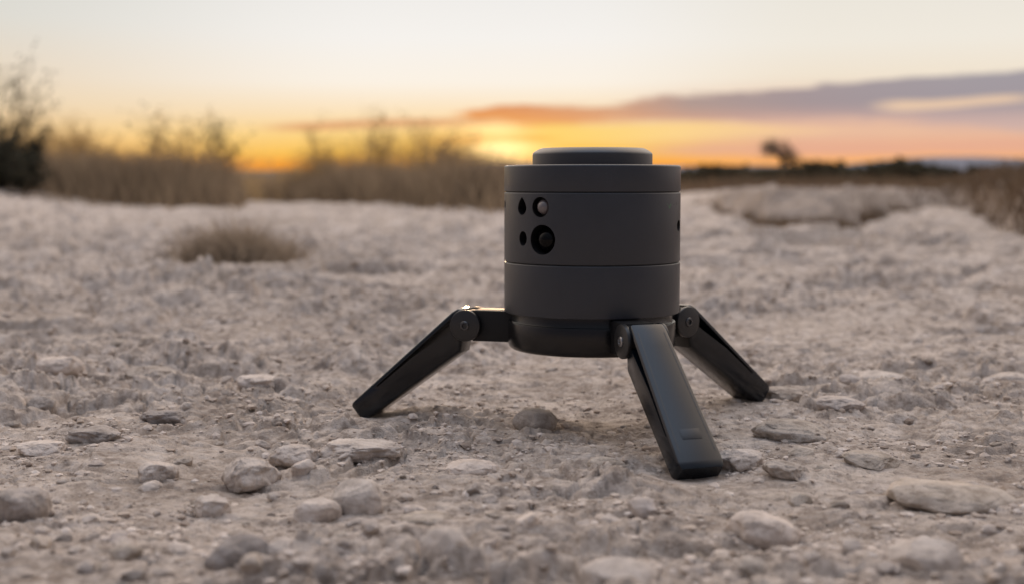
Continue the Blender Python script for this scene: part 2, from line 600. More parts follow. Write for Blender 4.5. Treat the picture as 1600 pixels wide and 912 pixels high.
def plant_mat(name, c0, c1, trans=0.3, rough=0.8):
    m, N, b = new_mat(name)
    co = N.node('ShaderNodeTexCoord').outputs['Object']
    g = N.node('ShaderNodeNewGeometry')
    f = N.m('ADD', N.m('MULTIPLY', N.noise(co, 6, 3), 0.6), N.m('MULTIPLY', g.outputs['Random Per Island'], 0.45))
    col = N.ramp(f, [(0.3, c0), (0.75, c1)])
    N.l.new(col, b.inputs['Base Color'])
    b.inputs['Roughness'].default_value = rough
    b.inputs['Specular IOR Level'].default_value = 0.2
    tr = N.node('ShaderNodeBsdfTranslucent')
    N.l.new(col, tr.inputs[0])
    mx = N.node('ShaderNodeMixShader')
    mx.inputs[0].default_value = trans
    out = m.node_tree.nodes['Material Output']
    N.l.new(b.outputs[0], mx.inputs[1])
    N.l.new(tr.outputs[0], mx.inputs[2])
    N.l.new(mx.outputs[0], out.inputs[0])
    return m


MAT_STRAW = plant_mat('dry_straw', (0.14, 0.105, 0.075), (0.38, 0.295, 0.20), 0.5)
MAT_WISP = plant_mat('golden_seed_stems', (0.30, 0.20, 0.09), (0.50, 0.36, 0.17), 0.6)
MAT_BROWN = plant_mat('brown_dry_grass', (0.085, 0.058, 0.04), (0.20, 0.145, 0.095), 0.3)
MAT_DARKLEAF = plant_mat('dark_scrub_leaf', (0.035, 0.036, 0.028), (0.08, 0.075, 0.05), 0.2)
MAT_OLIVE = plant_mat('olive_scrub_leaf', (0.06, 0.055, 0.035), (0.13, 0.11, 0.07), 0.25)
MAT_TUFT = plant_mat('greyed_dead_grass', (0.20, 0.155, 0.115), (0.44, 0.36, 0.275), 0.45)
MAT_TWIG = plant_mat('woody_twig', (0.05, 0.038, 0.028), (0.11, 0.085, 0.06), 0.0)

# ------------------------------------------------------------------ device position and legs (needed for the feet)
CEN = at_depth(924, 560, 0.69)
CEN.z = 0
LEGS = [  # azimuth deg, spread below horizontal deg, look
    (163.0, 39.5, 'left', 0.0655),
    (-70.4, 42.2, 'front', 0.061),
    (38.0, 37.0, 'right', 0.060),
]
HINGE_Z, LEG_L = 0.0495, 0.0790
XO0, XO1, XI0, XI1 = 0.0104, 0.0072, -0.0100, -0.0046
for a_, s_, _, hr_ in LEGS:
    s = R(s_)
    rho = hr_ + LEG_L * math.cos(s) - 0.0028 * math.sin(s)
    z = HINGE_Z - LEG_L * math.sin(s) - 0.0028 * math.cos(s)
    FEET.append((CEN.x + rho * math.cos(R(a_)), CEN.y + rho * math.sin(R(a_)), z + 0.0006, a_))


# ------------------------------------------------------------------ ground
def build_ground():
    th = [0.0]
    step = 0.00095
    while th[-1] < math.pi:
        if th[-1] > R(24):
            step *= 1.06
        th.append(th[-1] + min(step, 0.06))
    th = np.array(th[:-1])
    if math.pi - th[-1] < 0.02:
        th = th[:-1]
    th = np.concatenate([-th[:0:-1], th])
    rr = [0.03, 0.08, 0.14, 0.2, 0.25, 0.29, 0.32, 0.34]
    while rr[-1] < 4500:
        r = rr[-1]
        k = 1.0024 if r < 1.3 else 1.0036 if r < 3 else 1.006 if r < 9 else 1.015 if r < 70 else 1.06
        rr.append(r * k)
    rr = np.array(rr)
    Rg, Tg = np.meshgrid(rr, th, indexing='ij')
    X, Y = Rg * np.sin(Tg), Rg * np.cos(Tg)
    nr, nt = X.shape
    Z = np.zeros_like(X)
    cell = np.maximum(np.gradient(rr)[:, None] * 0.6, Rg * np.gradient(th)[None, :])
    flatc = cell.ravel()
    xf, yf = X.ravel(), Y.ravel()
    zf = np.zeros_like(xf)
    pf = np.zeros_like(xf)
    bf = np.zeros_like(xf)
    CH = 200000
    for i in range(0, len(xf), CH):
        s = slice(i, i + CH)
        zf[s] = height(xf[s], yf[s], flatc[s])
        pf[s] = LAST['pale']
        bf[s] = bank_soil(xf[s], yf[s])
    V = np.stack([xf, yf, zf], 1)
    i = np.arange(nr - 1)[:, None]
    j = np.arange(nt)[None, :]
    j2 = (j + 1) % nt
    q = np.stack([i * nt + j, i * nt + j2, (i + 1) * nt + j2, (i + 1) * nt + j], -1).reshape(-1, 4)
    q = q[:, ::-1]
    me = np_mesh('ground', V, q)
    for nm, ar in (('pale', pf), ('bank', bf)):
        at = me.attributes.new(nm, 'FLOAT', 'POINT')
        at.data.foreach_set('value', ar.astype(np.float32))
    o = link('ground', me, MAT_GROUND)
    tag(o, kind='structure')
    o['label'] = 'pale cracked desert crust strewn with flakes and lumps'
    return o


build_ground()


# ------------------------------------------------------------------ distant hills
def hill(name, pts, Y, depth, col):
    m, N, b = new_mat(name + '_tint')
    co = N.node('ShaderNodeTexCoord').outputs['Object']
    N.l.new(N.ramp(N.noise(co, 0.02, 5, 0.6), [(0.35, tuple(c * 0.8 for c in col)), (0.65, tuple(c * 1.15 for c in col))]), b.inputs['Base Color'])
    b.inputs['Roughness'].default_value = 1
    b.inputs['Specular IOR Level'].default_value = 0.0
    xs = np.linspace(pts[0][0], pts[-1][0], 160)
    ys = np.interp(xs, [p[0] for p in pts], [p[1] for p in pts])
    ker = np.hanning(15)
    ker /= ker.sum()
    ys = np.convolve(np.pad(ys, 7, mode='edge'), ker, 'valid')
    V, Q = [], []
    K = 24
    for i, (px, py) in enumerate(zip(xs, ys)):
        p = at_depth(px, py, Y)
        H = max(p.z, 0.5)
        for k in range(K):
            t = k / (K - 1) * 2 - 1
            prof = math.cos(t * math.pi / 2) ** 1.3
            yy = Y + t * depth
            xx = p.x
            n = mn.fractal(Vector((xx / 120, yy / 120, 3)), 1.0, 2.1, 5) * 0.12 * H
            V.append((xx, yy, -2 + (H + 2) * prof + n * 0.3 * prof))
    n_ = len(xs)
    for i in range(n_ - 1):
        for k in range(K - 1):
            Q.append((i * K + k, (i + 1) * K + k, (i + 1) * K + k + 1, i * K + k + 1))
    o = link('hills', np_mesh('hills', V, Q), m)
    tag(o, kind='structure')
    return o


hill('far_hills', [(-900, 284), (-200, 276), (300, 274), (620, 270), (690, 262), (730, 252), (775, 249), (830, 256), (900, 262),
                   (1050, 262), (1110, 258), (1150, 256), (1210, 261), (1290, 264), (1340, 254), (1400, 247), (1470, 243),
                   (1540, 246), (1620, 251), (1800, 262), (2300, 275), (2900, 286)], 2200, 500, (0.20, 0.205, 0.235))  # distance haze painted in as a blue-grey hill colour
hill('near_rise', [(-900, 286), (200, 276), (360, 267), (600, 267), (900, 270), (1060, 268), (1150, 262), (1230, 258), (1300, 265), (1380, 266), (1500, 268),
                   (1700, 267), (2200, 266), (2900, 286)], 520, 140, (0.17, 0.14, 0.11))


# ------------------------------------------------------------------ stones
def stone_mesh(name, seed, sub=5, facets=9, flat=1.0, rough=0.10):
    rnd = random.Random(seed)
    bm = bmesh.new()
    bmesh.ops.create_icosphere(bm, subdivisions=sub, radius=1.0)
    planes = []
    for _ in range(facets):
        n = Vector((rnd.gauss(0, 1), rnd.gauss(0, 1), rnd.gauss(0, 0.8))).normalized()
        planes.append((n, rnd.uniform(0.62, 0.88)))
    off = Vector((rnd.uniform(0, 90), rnd.uniform(0, 90), rnd.uniform(0, 90)))
    for v in bm.verts:
        p = v.co.copy()
        for n, d in planes:
            k = p.dot(n) - d
            if k > 0:
                p -= n * k * 0.8
        q = v.co
        p *= 1 + 0.16 * mn.noise(q * 1.2 + off)
        s = mn.fractal(q * 3.0 + off, 0.9, 2.1, 6) * rough
        pit = mn.noise(q * 7 + off)
        s -= max(0, pit - 0.25) * rough * 0.9
        v.co = p * (1 + s)
        v.co.z *= flat
    me = bm_mesh(bm, name, True, 180)
    return me


STONES = [
    # px, py(centre), width px, height px, material, facets, rough, rot, label
    (836, 647, 68, 40, 'T', 2, .05, .2, 'rounded tan stone on the ground below the black device, between its legs'),
    (384, 719, 94, 60, 'S', 14, .13, .5, 'large angular pitted stone left of the pale pair of stones'),
    (454, 700, 78, 40, 'S', 10, .12, 1.1, 'lumpy stone touching the right side of the large angular pitted stone'),
    (562, 699, 128, 38, 'S', 8, .12, .1, 'long knobbly pale stone below the foot of the left tripod leg'),
    (554, 756, 84, 66, 'S', 11, .06, 2.0, 'pale smooth angular stone, the upper right one of the touching pale pair'),
    (492, 775, 72, 46, 'S', 5, .05, .3, 'pale smooth oval stone, the lower left one of the touching pale pair'),
    (368, 849, 104, 72, 'D', 9, .07, .9, 'big darker grey blurred stone at the lower left, the larger of two side by side'),
    (442, 858, 68, 46, 'S', 6, .06, .2, 'small rounded pale stone resting against the big darker grey stone'),
    (694, 858, 80, 70, 'S', 3, .04, .0, 'round pale disc shaped stone at the bottom, left of the front leg'),
    (1200, 803, 112, 62, 'S', 5, .06, -.35, 'smooth oval stone tilted down to the right, just right of the front leg foot'),
    (1496, 764, 196, 56, 'T', 6, .06, -.12, 'broad flat slab of stone near the right edge, the widest of all'),
    (1460, 868, 116, 68, 'S', 5, .05, .2, 'blurred pale rounded stone in the bottom right corner'),
    (970, 872, 120, 70, 'S', 6, .05, .1, 'blurred low pale flat stone at the bottom below the device'),
    (22, 767, 84, 62, 'D', 8, .08, .4, 'dark grey round stone cut by the left edge of the picture'),
    (241, 720, 62, 38, 'S', 9, .1, .8, 'small pale lump left of the large angular pitted stone'),
    (237, 541, 48, 34, 'T', 8, .09, .3, 'small upright knob of stone standing out in the left middle ground'),
    (88, 574, 84, 36, 'S', 8, .1, .1, 'low wide stone near the left edge, left of the upright knob'),
    (230, 574, 84, 32, 'T', 9, .1, .2, 'low stone just in front of the upright knob of stone'),
    (58, 622, 44, 34, 'D', 11, .12, .6, 'small jagged dark stone near the left edge with a gap under it'),
    (250, 652, 78, 38, 'D', 13, .14, .4, 'sharp edged greyish stone above and left of the large angular pitted stone'),
    (400, 601, 70, 30, 'S', 10, .12, .2, 'rough pale stone left of the tip of the left tripod leg'),
    (1229, 612, 68, 28, 'T', 7, .09, -.1, 'low stone beside the foot of the rear right tripod leg'),
    (1316, 629, 78, 26, 'S', 7, .1, -.2, 'low stone second to the right of the rear right tripod leg'),
    (1246, 664, 132, 40, 'T', 10, .12, -.25, 'long rough slab sloping down to the right behind the front leg'),
    (1380, 581, 78, 26, 'S', 6, .07, .0, 'pale low stone in the right middle ground, left of the one at the edge'),
    (1580, 582, 76, 32, 'S', 6, .07, .1, 'pale low stone in the middle ground at the right edge'),
    (1368, 707, 92, 32, 'T', 9, .11, -.25, 'thin rough flake stone between the long slab and the broad flat slab'),
    (1160, 706, 78, 40, 'S', 12, .14, .2, 'crumbly white topped stone right beside the foot of the front tripod leg'),
    (1236, 728, 74, 34, 'T', 12, .14, -.3, 'crumbly stone to the right of the white topped stone by the front foot'),
    (326, 766, 62, 42, 'S', 11, .12, .9, 'small tilted pale stone below the large angular pitted stone'),
    (733, 724, 92, 32, 'S', 7, .08, .1, 'thin pale flake lying between the pale pair of stones and the front leg'),
    (55, 691, 76, 26, 'S', 9, .1, .0, 'thin flat stone near the left edge above the dark grey round stone'),
    (142, 678, 84, 30, 'D', 10, .11, .1, 'long low dark stone right of the thin flat stone at the left'),
    (950, 720, 60, 24, 'T', 10, .12, -.1, 'small thin stone with a dark gap, just left of the front tripod leg'),
    (662, 800, 80, 24, 'T', 8, .1, .1, 'low brown flake above the round pale disc shaped stone'),
]
MATS = {'S': MAT_STONE, 'D': MAT_DARKSTONE, 'T': MAT_TANSTONE}
stone_xy = []
for i, (px, py, w, h, mt, fc, rg, rot, lab) in enumerate(STONES):
    D = on_ground(px, py + h * 0.5).y
    mpp = D / F_PX
    rw = w * mpp / 2
    sl = CAM_H / math.hypot(D, CAM_H)
    app = h * mpp
    rd = rw * 0.85
    H = max(app - rd * sl, rw * 0.30) * 0.88           # how far it stands out of the crust
    hh = H / 1.35
    cy = D + rd * 0.75
    cx = (px - 800) / F_PX * cy
    rr_ = np.linspace(0, 2 * math.pi, 9)
    z = float(np.mean(height(cx + np.cos(rr_) * rw * 0.8, cy + np.sin(rr_) * rd * 0.8, np.full(9, 0.006))))
    z = min(z, 0.003)
    me = stone_mesh('stone', 100 + i, 5, fc, 1.0, rg)
    me.transform(Matrix.Rotation(i * 1.7, 4, 'Z') @ Matrix.Rotation(0.25 * math.sin(i * 2.3), 4, 'X'))
    n_ = len(me.vertices)
    a_ = np.zeros(n_ * 3)
    me.vertices.foreach_get('co', a_)
    a_ = a_.reshape(-1, 3)
    lo, hi_ = a_.min(0), a_.max(0)
    a_ = (a_ - (lo + hi_) / 2) / ((hi_ - lo) / 2)
    a_[:, 2] = np.sign(a_[:, 2]) * np.abs(a_[:, 2]) ** 0.72
    a_[:, :2] *= (1 + 0.10 * (1 - np.abs(a_[:, 2:3])))
    a_ *= np.array([rw * 0.98, rd, hh])
    me.vertices.foreach_set('co', a_.ravel())
    me.update()
    o = link('stone', me, MATS[mt])
    o.rotation_euler = (0, -rot * 0.35 if rot < 0 else 0.0, 0)
    o.location = (cx, cy, z + hh * (0.33 if i else 0.62))
    tag(o, lab, 'stone')
    stone_xy.append((cx, cy, max(rw, rd)))

# small pebbles between them
peb_src = [stone_mesh('pebble', 900 + k, 4, 5 + 2 * k, 1.0, 0.09) for k in range(8)]
for m_ in peb_src:
    m_.transform(Matrix.Scale(0.005, 4))
rp = random.Random(5)
cnt = 0
tries = 0
while cnt < 255 and tries < 5000:
    tries += 1
    px, py = rp.uniform(-40, 1640), 440 + 470 * rp.random() ** 0.9
    if px > 900 and rp.random() < 0.35:
        continue
    p = on_ground(px, py)
    s = rp.choice((0.0018, 0.0022, 0.003, 0.003, 0.004, 0.0055)) * rp.uniform(0.8, 1.25) * (0.75 + 0.35 * p.y)
    if s > 0.003 and abs(p.x - CEN.x) < 0.09 and abs(p.y - CEN.y) < 0.14:
        continue
    if any(math.hypot(p.x - a, p.y - b) < r_ + s * 1.2 for a, b, r_ in stone_xy):
        continue
    if any(math.hypot(p.x - f[0], p.y - f[1]) < 0.02 for f in FEET):
        continue
    z = float(height(p.x, p.y)[0])
    k = rp.randrange(8)
    if cnt < 8:
        k = cnt
    mat = (MAT_STONE, MAT_TANSTONE, MAT_STONE, MAT_STONE, MAT_DARKSTONE, MAT_TANSTONE, MAT_STONE, MAT_STONE)[k]
    o = bpy.data.objects.new('pebble', peb_src[k])
    COL.objects.link(o)
    if not peb_src[k].materials:
        peb_src[k].materials.append(mat)
    o.location = (p.x, p.y, z + s * 0.1)
    fl = rp.uniform(0.45, 0.75)
    o.scale = (s * rp.uniform(0.9, 1.3) * 200, s * rp.uniform(0.8, 1.1) * 200, s * fl * 200)
    o.rotation_euler = (rp.uniform(-.25, .25), rp.uniform(-.25, .25), rp.uniform(0, 6.28))
    tone = {MAT_STONE: 'pale', MAT_TANSTONE: 'tan', MAT_DARKSTONE: 'grey'}[peb_src[k].materials[0]]
    tag(o, 'small %s pebble lying loose among the larger stones on the crust' % tone, 'pebble', 'small %s pebbles strewn over the crust' % tone)
    stone_xy.append((p.x, p.y, s))
    cnt += 1


def build_grit():
    """loose grit and small chips on the crust around the device: far too many to count"""
    rg = np.random.RandomState(3)
    N0 = 60000
    r = 0.36 * (1.9 / 0.36) ** (rg.rand(N0) ** 1.15)
    th = rg.uniform(-0.43, 0.43, N0)
    x, y = r * np.sin(th), r * np.cos(th)
    dens = 0.32 + 1.0 * perlin(x / 0.10, y / 0.10, 201) + 0.6 * perlin(x / 0.035, y / 0.035, 202)
    keep = rg.rand(N0) < np.clip(dens, 0.06, 0.9)
    for fx, fy, fz, fh in FEET:
        keep &= np.hypot(x - fx, y - fy) > 0.012
    x, y, r = x[keep], y[keep], r[keep]
    n = len(x)
    z = height(x, y, np.full(n, 0.0012))
    size = 0.00052 * (1 + 3.2 * rg.rand(n) ** 6) * (0.7 + 0.75 * r)
    bm = bmesh.new()
    bmesh.ops.create_icosphere(bm, subdivisions=1, radius=1)
    base = np.array([v.co[:] for v in bm.verts])
    tris = np.array([[v.index for v in f.verts] for f in bm.faces])
    bm.free()
    nb = len(base)
    V = base[None, :, :] * (1 + rg.uniform(-0.32, 0.22, (n, nb, 1)))
    V = V * (size[:, None, None] * np.stack([rg.uniform(0.8, 1.6, n), rg.uniform(0.8, 1.3, n), rg.uniform(0.45, 0.9, n)], 1)[:, None, :])
    a = rg.uniform(0, 6.28, n)[:, None]
    X = V[:, :, 0] * np.cos(a) - V[:, :, 1] * np.sin(a) + x[:, None]
    Yv = V[:, :, 0] * np.sin(a) + V[:, :, 1] * np.cos(a) + y[:, None]
    Z = V[:, :, 2] + (z + size * 0.02)[:, None]
    P = np.stack([X, Yv, Z], -1).reshape(-1, 3)
    T_ = (tris[None] + (np.arange(n) * nb)[:, None, None]).reshape(-1, 3)
    m, N, b = new_mat('mixed_grit')
    g = N.node('ShaderNodeNewGeometry').outputs['Random Per Island']
    N.l.new(N.ramp(g, [(0.0, (0.24, 0.19, 0.155)), (0.15, (0.36, 0.295, 0.245)), (0.5, (0.49, 0.415, 0.355)), (0.85, (0.57, 0.49, 0.43)), (1.0, (0.66, 0.585, 0.525))]), b.inputs['Base Color'])
    b.inputs['Roughness'].default_value = 0.92
    b.inputs['Specular IOR Level'].default_value = 0.25
    o = link('grit', np_mesh('grit', P, T_, False), m)
    tag(o, 'loose mixed grit scattered over the pale crust around the device', 'grit', kind='stuff')


build_grit()

# ------------------------------------------------------------------ vegetation
def blades_mesh(name, roots, seed, hmin, hmax, width, lean=0.35, segs=3, bend=0.5):
    """roots: list of (x, y, z, scale). Curved flat blades, each an island"""
    rnd = np.random.RandomState(seed)
    r = np.array(roots)
    n = len(r)
    H = rnd.uniform(hmin, hmax, n) * r[:, 3]
    A = rnd.uniform(0, 2 * np.pi, n)
    Ln = rnd.uniform(0, lean, n) ** 1.0
    Bd = rnd.uniform(0, bend, n)
    Wd = width * rnd.uniform(0.6, 1.3, n)
    P = rnd.uniform(0, 2 * np.pi, n)
    V = np.zeros((n, (segs + 1) * 2, 3))
    for k in range(segs + 1):
        t = k / segs
        rad = H * (Ln * t + Bd * t * t)
        z = H * t * np.sqrt(np.clip(1 - (Ln + Bd * t) ** 2 * 0.45, 0.1, 1))
        w = Wd * (1 - t * 0.85)
        cx = r[:, 0] + np.cos(A) * rad
        cy = r[:, 1] + np.sin(A) * rad
        V[:, 2 * k, 0] = cx - np.cos(P) * w / 2
        V[:, 2 * k, 1] = cy - np.sin(P) * w / 2
        V[:, 2 * k + 1, 0] = cx + np.cos(P) * w / 2
        V[:, 2 * k + 1, 1] = cy + np.sin(P) * w / 2
        V[:, 2 * k, 2] = V[:, 2 * k + 1, 2] = r[:, 2] + z - 0.004
    base = (np.arange(n) * (segs + 1) * 2)[:, None]
    Q = np.concatenate([base + np.array([[2 * k, 2 * k + 1, 2 * k + 3, 2 * k + 2]]) for k in range(segs)], 0)
    return np_mesh(name, V.reshape(-1, 3), Q)


def grass_area(sampler, n, seed, hmin, hmax, width, mat, label, **kw):
    rnd = random.Random(seed)
    pts = []
    while len(pts) < n:
        s = sampler(rnd)
        if s:
            pts.append(s)
    arr = np.array(pts)
    z = macro(arr[:, 0], arr[:, 1])
    roots = np.column_stack([arr[:, 0], arr[:, 1], z, arr[:, 2]])
    me = blades_mesh('dry_grass', roots, seed, hmin, hmax, width, **kw)
    o = link('dry_grass', me, mat)
    tag(o, label, 'grass', kind='stuff')
    return o


def clump(x, y, s, seed):
    return 0.55 + 0.75 * max(0.0, 0.5 + 0.9 * mn.noise(Vector((x / s, y / s, seed))))


# left thicket: front edge runs from (60,288) to (375,326) in the picture
def s_left(rnd):
    t = rnd.random()
    px = 30 + 350 * t
    front = np.interp(px, [30, 110, 250, 375], [6.3, 5.9, 5.6, 5.3])
    Y = front + (abs(rnd.gauss(0, 0.9)) if rnd.random() > 0.03 else -abs(rnd.gauss(0, 0.35)))
    x = (px - 800) / F_PX * Y
    k = clump(x, Y, 0.5, 1.0)
    if px > 340:
        k *= 1 - (px - 340) / 60
    return (x, Y, k * (0.8 if px < 120 else 1.0))


grass_area(s_left, 24000, 21, 0.10, 0.265, 0.0045, MAT_STRAW, 'dense dry straw grass thicket on the low rise at the left')


def s_mid(rnd):
    px = rnd.uniform(372, 810)
    front = np.interp(px, [380, 470, 560, 700, 800], [10.5, 8.2, 6.9, 5.4, 5.2])
    Y = front + (abs(rnd.gauss(0, 1.3)) if rnd.random() > 0.03 else -abs(rnd.gauss(0, 0.35)))
    x = (px - 800) / F_PX * Y
    return (x, Y, clump(x, Y, 0.6, 4.0) * (1 if px > 440 else 0.8))


grass_area(s_mid, 28000, 22, 0.11, 0.245, 0.0048, MAT_STRAW, 'band of grey brown dry grass behind the device on its left')


def s_wisp(rnd):
    px = rnd.choice((rnd.uniform(-20, 250), rnd.uniform(-20, 420), rnd.gauss(600, 80), rnd.uniform(430, 800)))
    Y = rnd.uniform(8.5, 12.0) if px > 380 else rnd.uniform(6.8, 9.0)
    x = (px - 800) / F_PX * Y
    return (x, Y, clump(x, Y, 0.25, 8.0) * (1.25 if 540 < px < 680 or px < 100 else 0.9) * (1.1 if px > 380 else 0.9))


grass_area(s_wisp, 9000, 23, 0.16, 0.42, 0.0030, MAT_WISP, 'thin tall seeding stems rising above the dry grass', lean=0.4, bend=0.35)



def s_right(rnd):
    th = rnd.uniform(_bt[5] - 0.01, 0.50)
    r = 2.0 + 10.0 * rnd.random() ** 1.3
    x, Y = r * math.sin(th), r * math.cos(th)
    d, _, a, b = [float(v[0]) for v in bank_coords(np.array([x]), np.array([Y]))]
    if d < -0.03 or rnd.random() > b + 0.1:
        return None
    return (x, Y, clump(x, Y, 0.3, 2.0) * (0.35 + 0.65 * min(1, max(0, d) / 0.5)))


grass_area(s_right, 60000, 24, 0.03, 0.095, 0.0048, MAT_BROWN, 'brown dry grass covering the low bank at the right edge', lean=0.6)


def s_foot(rnd):
    th = rnd.uniform(_bt[0], _bt[8])
    r = float(np.interp(th, _bt, _bd))
    near = rnd.random() < 0.6
    r += rnd.gauss(0.02, 0.09) if near else rnd.uniform(0, 4.0)
    x, y = r * math.sin(th), r * math.cos(th)
    c = clump(x, y, 0.2, 6.0) if near else clump(x, y, 0.45, 9.0) * 0.8
    if rnd.random() > (c - 0.35) * 1.3:
        return None
    return (x, y, c)


grass_area(s_foot, 16000, 25, 0.015, 0.045, 0.003, MAT_BROWN, 'short brown grass along the foot of the eroded bank', lean=0.8)


def s_far(rnd):
    px = rnd.uniform(780, 1700)
    Y = rnd.uniform(12, 42)
    x = (px - 800) / F_PX * Y
    c = clump(x, Y, 2.5, 3.0)
    if rnd.random() > c * 0.7:
        return None
    return (x, Y, c)


grass_area(s_far, 16000, 26, 0.05, 0.20, 0.02, MAT_BROWN, 'far brown grass plain in front of the dark shrubs', lean=0.5)


# small tufts lying on the crust, each a plant
def tuft(px0, px1, py, hpx, n, seed, label, mat=MAT_TUFT):
    c = on_ground((px0 + px1) / 2, py)
    half = (px1 - px0) / 2 / F_PX * c.y
    H = hpx / F_PX * c.y
    rnd = random.Random(seed)
    roots = []
    for _ in range(n):
        u = rnd.gauss(0, 0.42)
        x = u * half
        y = rnd.gauss(0, half * 0.35)
        k = (1 - 0.35 * min(1.4, abs(u))) * (0.15 + 1.0 * clump(x, y, 0.03, seed)) * (1.25 if -0.95 < u < -0.6 else 1.0)
        zz = float(macro(c.x + x, c.y + y)) if False else 0.0
        roots.append((x, y, zz, k))
    me = blades_mesh('grass_tuft', roots, seed, H * 0.45, H * 1.0, 0.0022, lean=0.7, bend=0.7)
    o = link('grass_tuft', me, mat)
    o.location = (c.x, c.y, float(height(c.x, c.y, np.array([0.03]))[0]) + 0.002)
    tag(o, label, 'grass tuft')
    return o


tuft(272, 475, 420, 72, 3000, 31, 'wide brown matted grass tuft on the bare crust left of the device')
tuft(30, 145, 400, 20, 1100, 32, 'flat thin brown grass tuft low on the crust near the left edge')
tuft(1195, 1310, 378, 15, 700, 33, 'low brown grass tuft at the lowest point of the bank right of the device')
tuft(92, 180, 441, 12, 420, 34, 'faint scrap of dead grass below the flat thin tuft at the left')


def tube(bm, pts, radii, n=5):
    rings = []
    for i, p in enumerate(pts):
        d = (pts[min(i + 1, len(pts) - 1)] - pts[max(i - 1, 0)]).normalized()
        a = d.orthogonal().normalized()
        b = d.cross(a)
        rings.append([bm.verts.new(p + (a * math.cos(2 * math.pi * k / n) + b * math.sin(2 * math.pi * k / n)) * radii[i]) for k in range(n)])
    for i in range(len(rings) - 1):
        for k in range(n):
            bm.faces.new((rings[i][k], rings[i][(k + 1) % n], rings[i + 1][(k + 1) % n], rings[i + 1][k]))


def plant(name, label, cat, loc, H, Wd, seed, leafmat, nstem=5, levels=2, leaf=0.02, nleaf=40, thick=0.02, up=0.6, part_names=('stem', 'foliage'), group=None, first=None):
    rnd = random.Random(seed)
    root = empty(name, loc)
    tag(root, label, cat, group)
    bw = bmesh.new()
    tips = []

    def grow(p, d, L, r, lev):
        pts, rad = [p.copy()], [r]
        q = p.copy()
        dd = d.copy()
        S = 5
        for k in range(S):
            dd = (dd + Vector((rnd.gauss(0, .16), rnd.gauss(0, .16), rnd.gauss(0.03, .10)))).normalized()
            q = q + dd * (L / S)
            pts.append(q.copy())
            rad.append(r * (1 - 0.75 * (k + 1) / S))
            if lev < levels and k >= 1:
                for _ in range(2 if lev == 0 else 1):
                    nd = (dd + Vector((rnd.gauss(0, .6), rnd.gauss(0, .6), rnd.gauss(0.15, .35)))).normalized()
                    grow(q.copy(), nd, L * rnd.uniform(0.35, 0.6), r * 0.45, lev + 1)
            if lev >= 1:
                tips.append((q.copy(), L))
        tube(bw, pts, rad, 4)
    for k in range(nstem):
        a = 2 * math.pi * (k + rnd.random() * 0.7) / nstem
        s = rnd.uniform(0.1, 1.0)
        d = Vector((math.cos(a) * s * Wd / H, math.sin(a) * s * Wd / H, up)).normalized()
        grow(Vector((math.cos(a) * 0.02 * Wd, math.sin(a) * 0.02 * Wd, -0.02)), d, H * rnd.uniform(0.55, 0.95), thick * H, 0)
    st = link(part_names[0], bm_mesh(bw, part_names[0], True, 180), MAT_TWIG, root)
    V, Q = [], []
    for p, L in tips:
        for _ in range(nleaf):
            c = p + Vector((rnd.gauss(0, 1), rnd.gauss(0, 1), rnd.gauss(0, 1))) * (0.05 * H)
            n = Vector((rnd.gauss(0, 1), rnd.gauss(0, 1), rnd.gauss(0, 1))).normalized()
            a = n.orthogonal().normalized() * leaf * rnd.uniform(0.6, 1.3)
            b = n.cross(a.normalized()) * leaf * rnd.uniform(0.3, 0.6)
            i = len(V)
            V += [c - a, c - b, c + a, c + b]
            Q.append((i, i + 1, i + 2, i + 3))
    if V:
        link(part_names[1], np_mesh(part_names[1], V, Q), leafmat, root)
    return root


def mz(x, y):
    return float(macro(np.array([x]), np.array([y]))[0])


def plant_px(px, Y, ytop, wpx, **kw):
    x = (px - 800) / F_PX * Y
    z = mz(x, Y)
    top = at_depth(px, ytop, Y).z
    kw.setdefault('Wd', wpx / 2 / F_PX * Y)
    return plant(loc=(x, Y, z), H=max(top - z, 0.05), **kw)


# dark bush at the left edge: dense low body, plus thin shoots
plant_px(6, 5.6, 222, 120, name='desert_shrub', label='low dark dense shrub cut by the left edge of the picture', cat='shrub',
         seed=4, leafmat=MAT_DARKLEAF, nstem=13, levels=2, leaf=0.009, nleaf=4, thick=0.012, up=0.40)
plant_px(-12, 5.9, 95, 60, name='desert_shrub', label='tall sparse shrub rising behind the dark dense shrub at the left edge', cat='shrub',
         seed=7, leafmat=MAT_OLIVE, nstem=4, levels=1, leaf=0.010, nleaf=5, thick=0.007, up=1.6)
plant_px(342, 6.3, 182, 130, name='desert_shrub', label='bare branching shrub with a tall dark stem at the right end of the left thicket', cat='shrub',
         seed=19, leafmat=MAT_OLIVE, nstem=6, levels=1, leaf=0.009, nleaf=3, thick=0.011, up=0.9)
plant_px(258, 7.6, 198, 80, name='desert_shrub', label='pale thin shrub standing out of the middle of the left thicket', cat='shrub',
         seed=23, leafmat=MAT_WISP, nstem=6, levels=1, leaf=0.011, nleaf=4, thick=0.005, up=1.2)
plant_px(600, 7.8, 192, 60, name='desert_shrub', label='tall thin shrub against the orange sky left of the device', cat='shrub',
         seed=29, leafmat=MAT_WISP, nstem=4, levels=1, leaf=0.012, nleaf=4, thick=0.004, up=1.5)
plant_px(690, 8.4, 205, 150, name='desert_shrub', label='low feathery shrub nearest the device in the orange glow', cat='shrub',
         seed=41, leafmat=MAT_WISP, nstem=14, levels=1, leaf=0.010, nleaf=9, thick=0.004, up=0.9)
plant_px(500, 8.8, 222, 140, name='desert_shrub', label='low feathery shrub midway between the upright stem and the thin tall shrub', cat='shrub',
         seed=43, leafmat=MAT_WISP, nstem=12, levels=1, leaf=0.010, nleaf=8, thick=0.004, up=0.9)
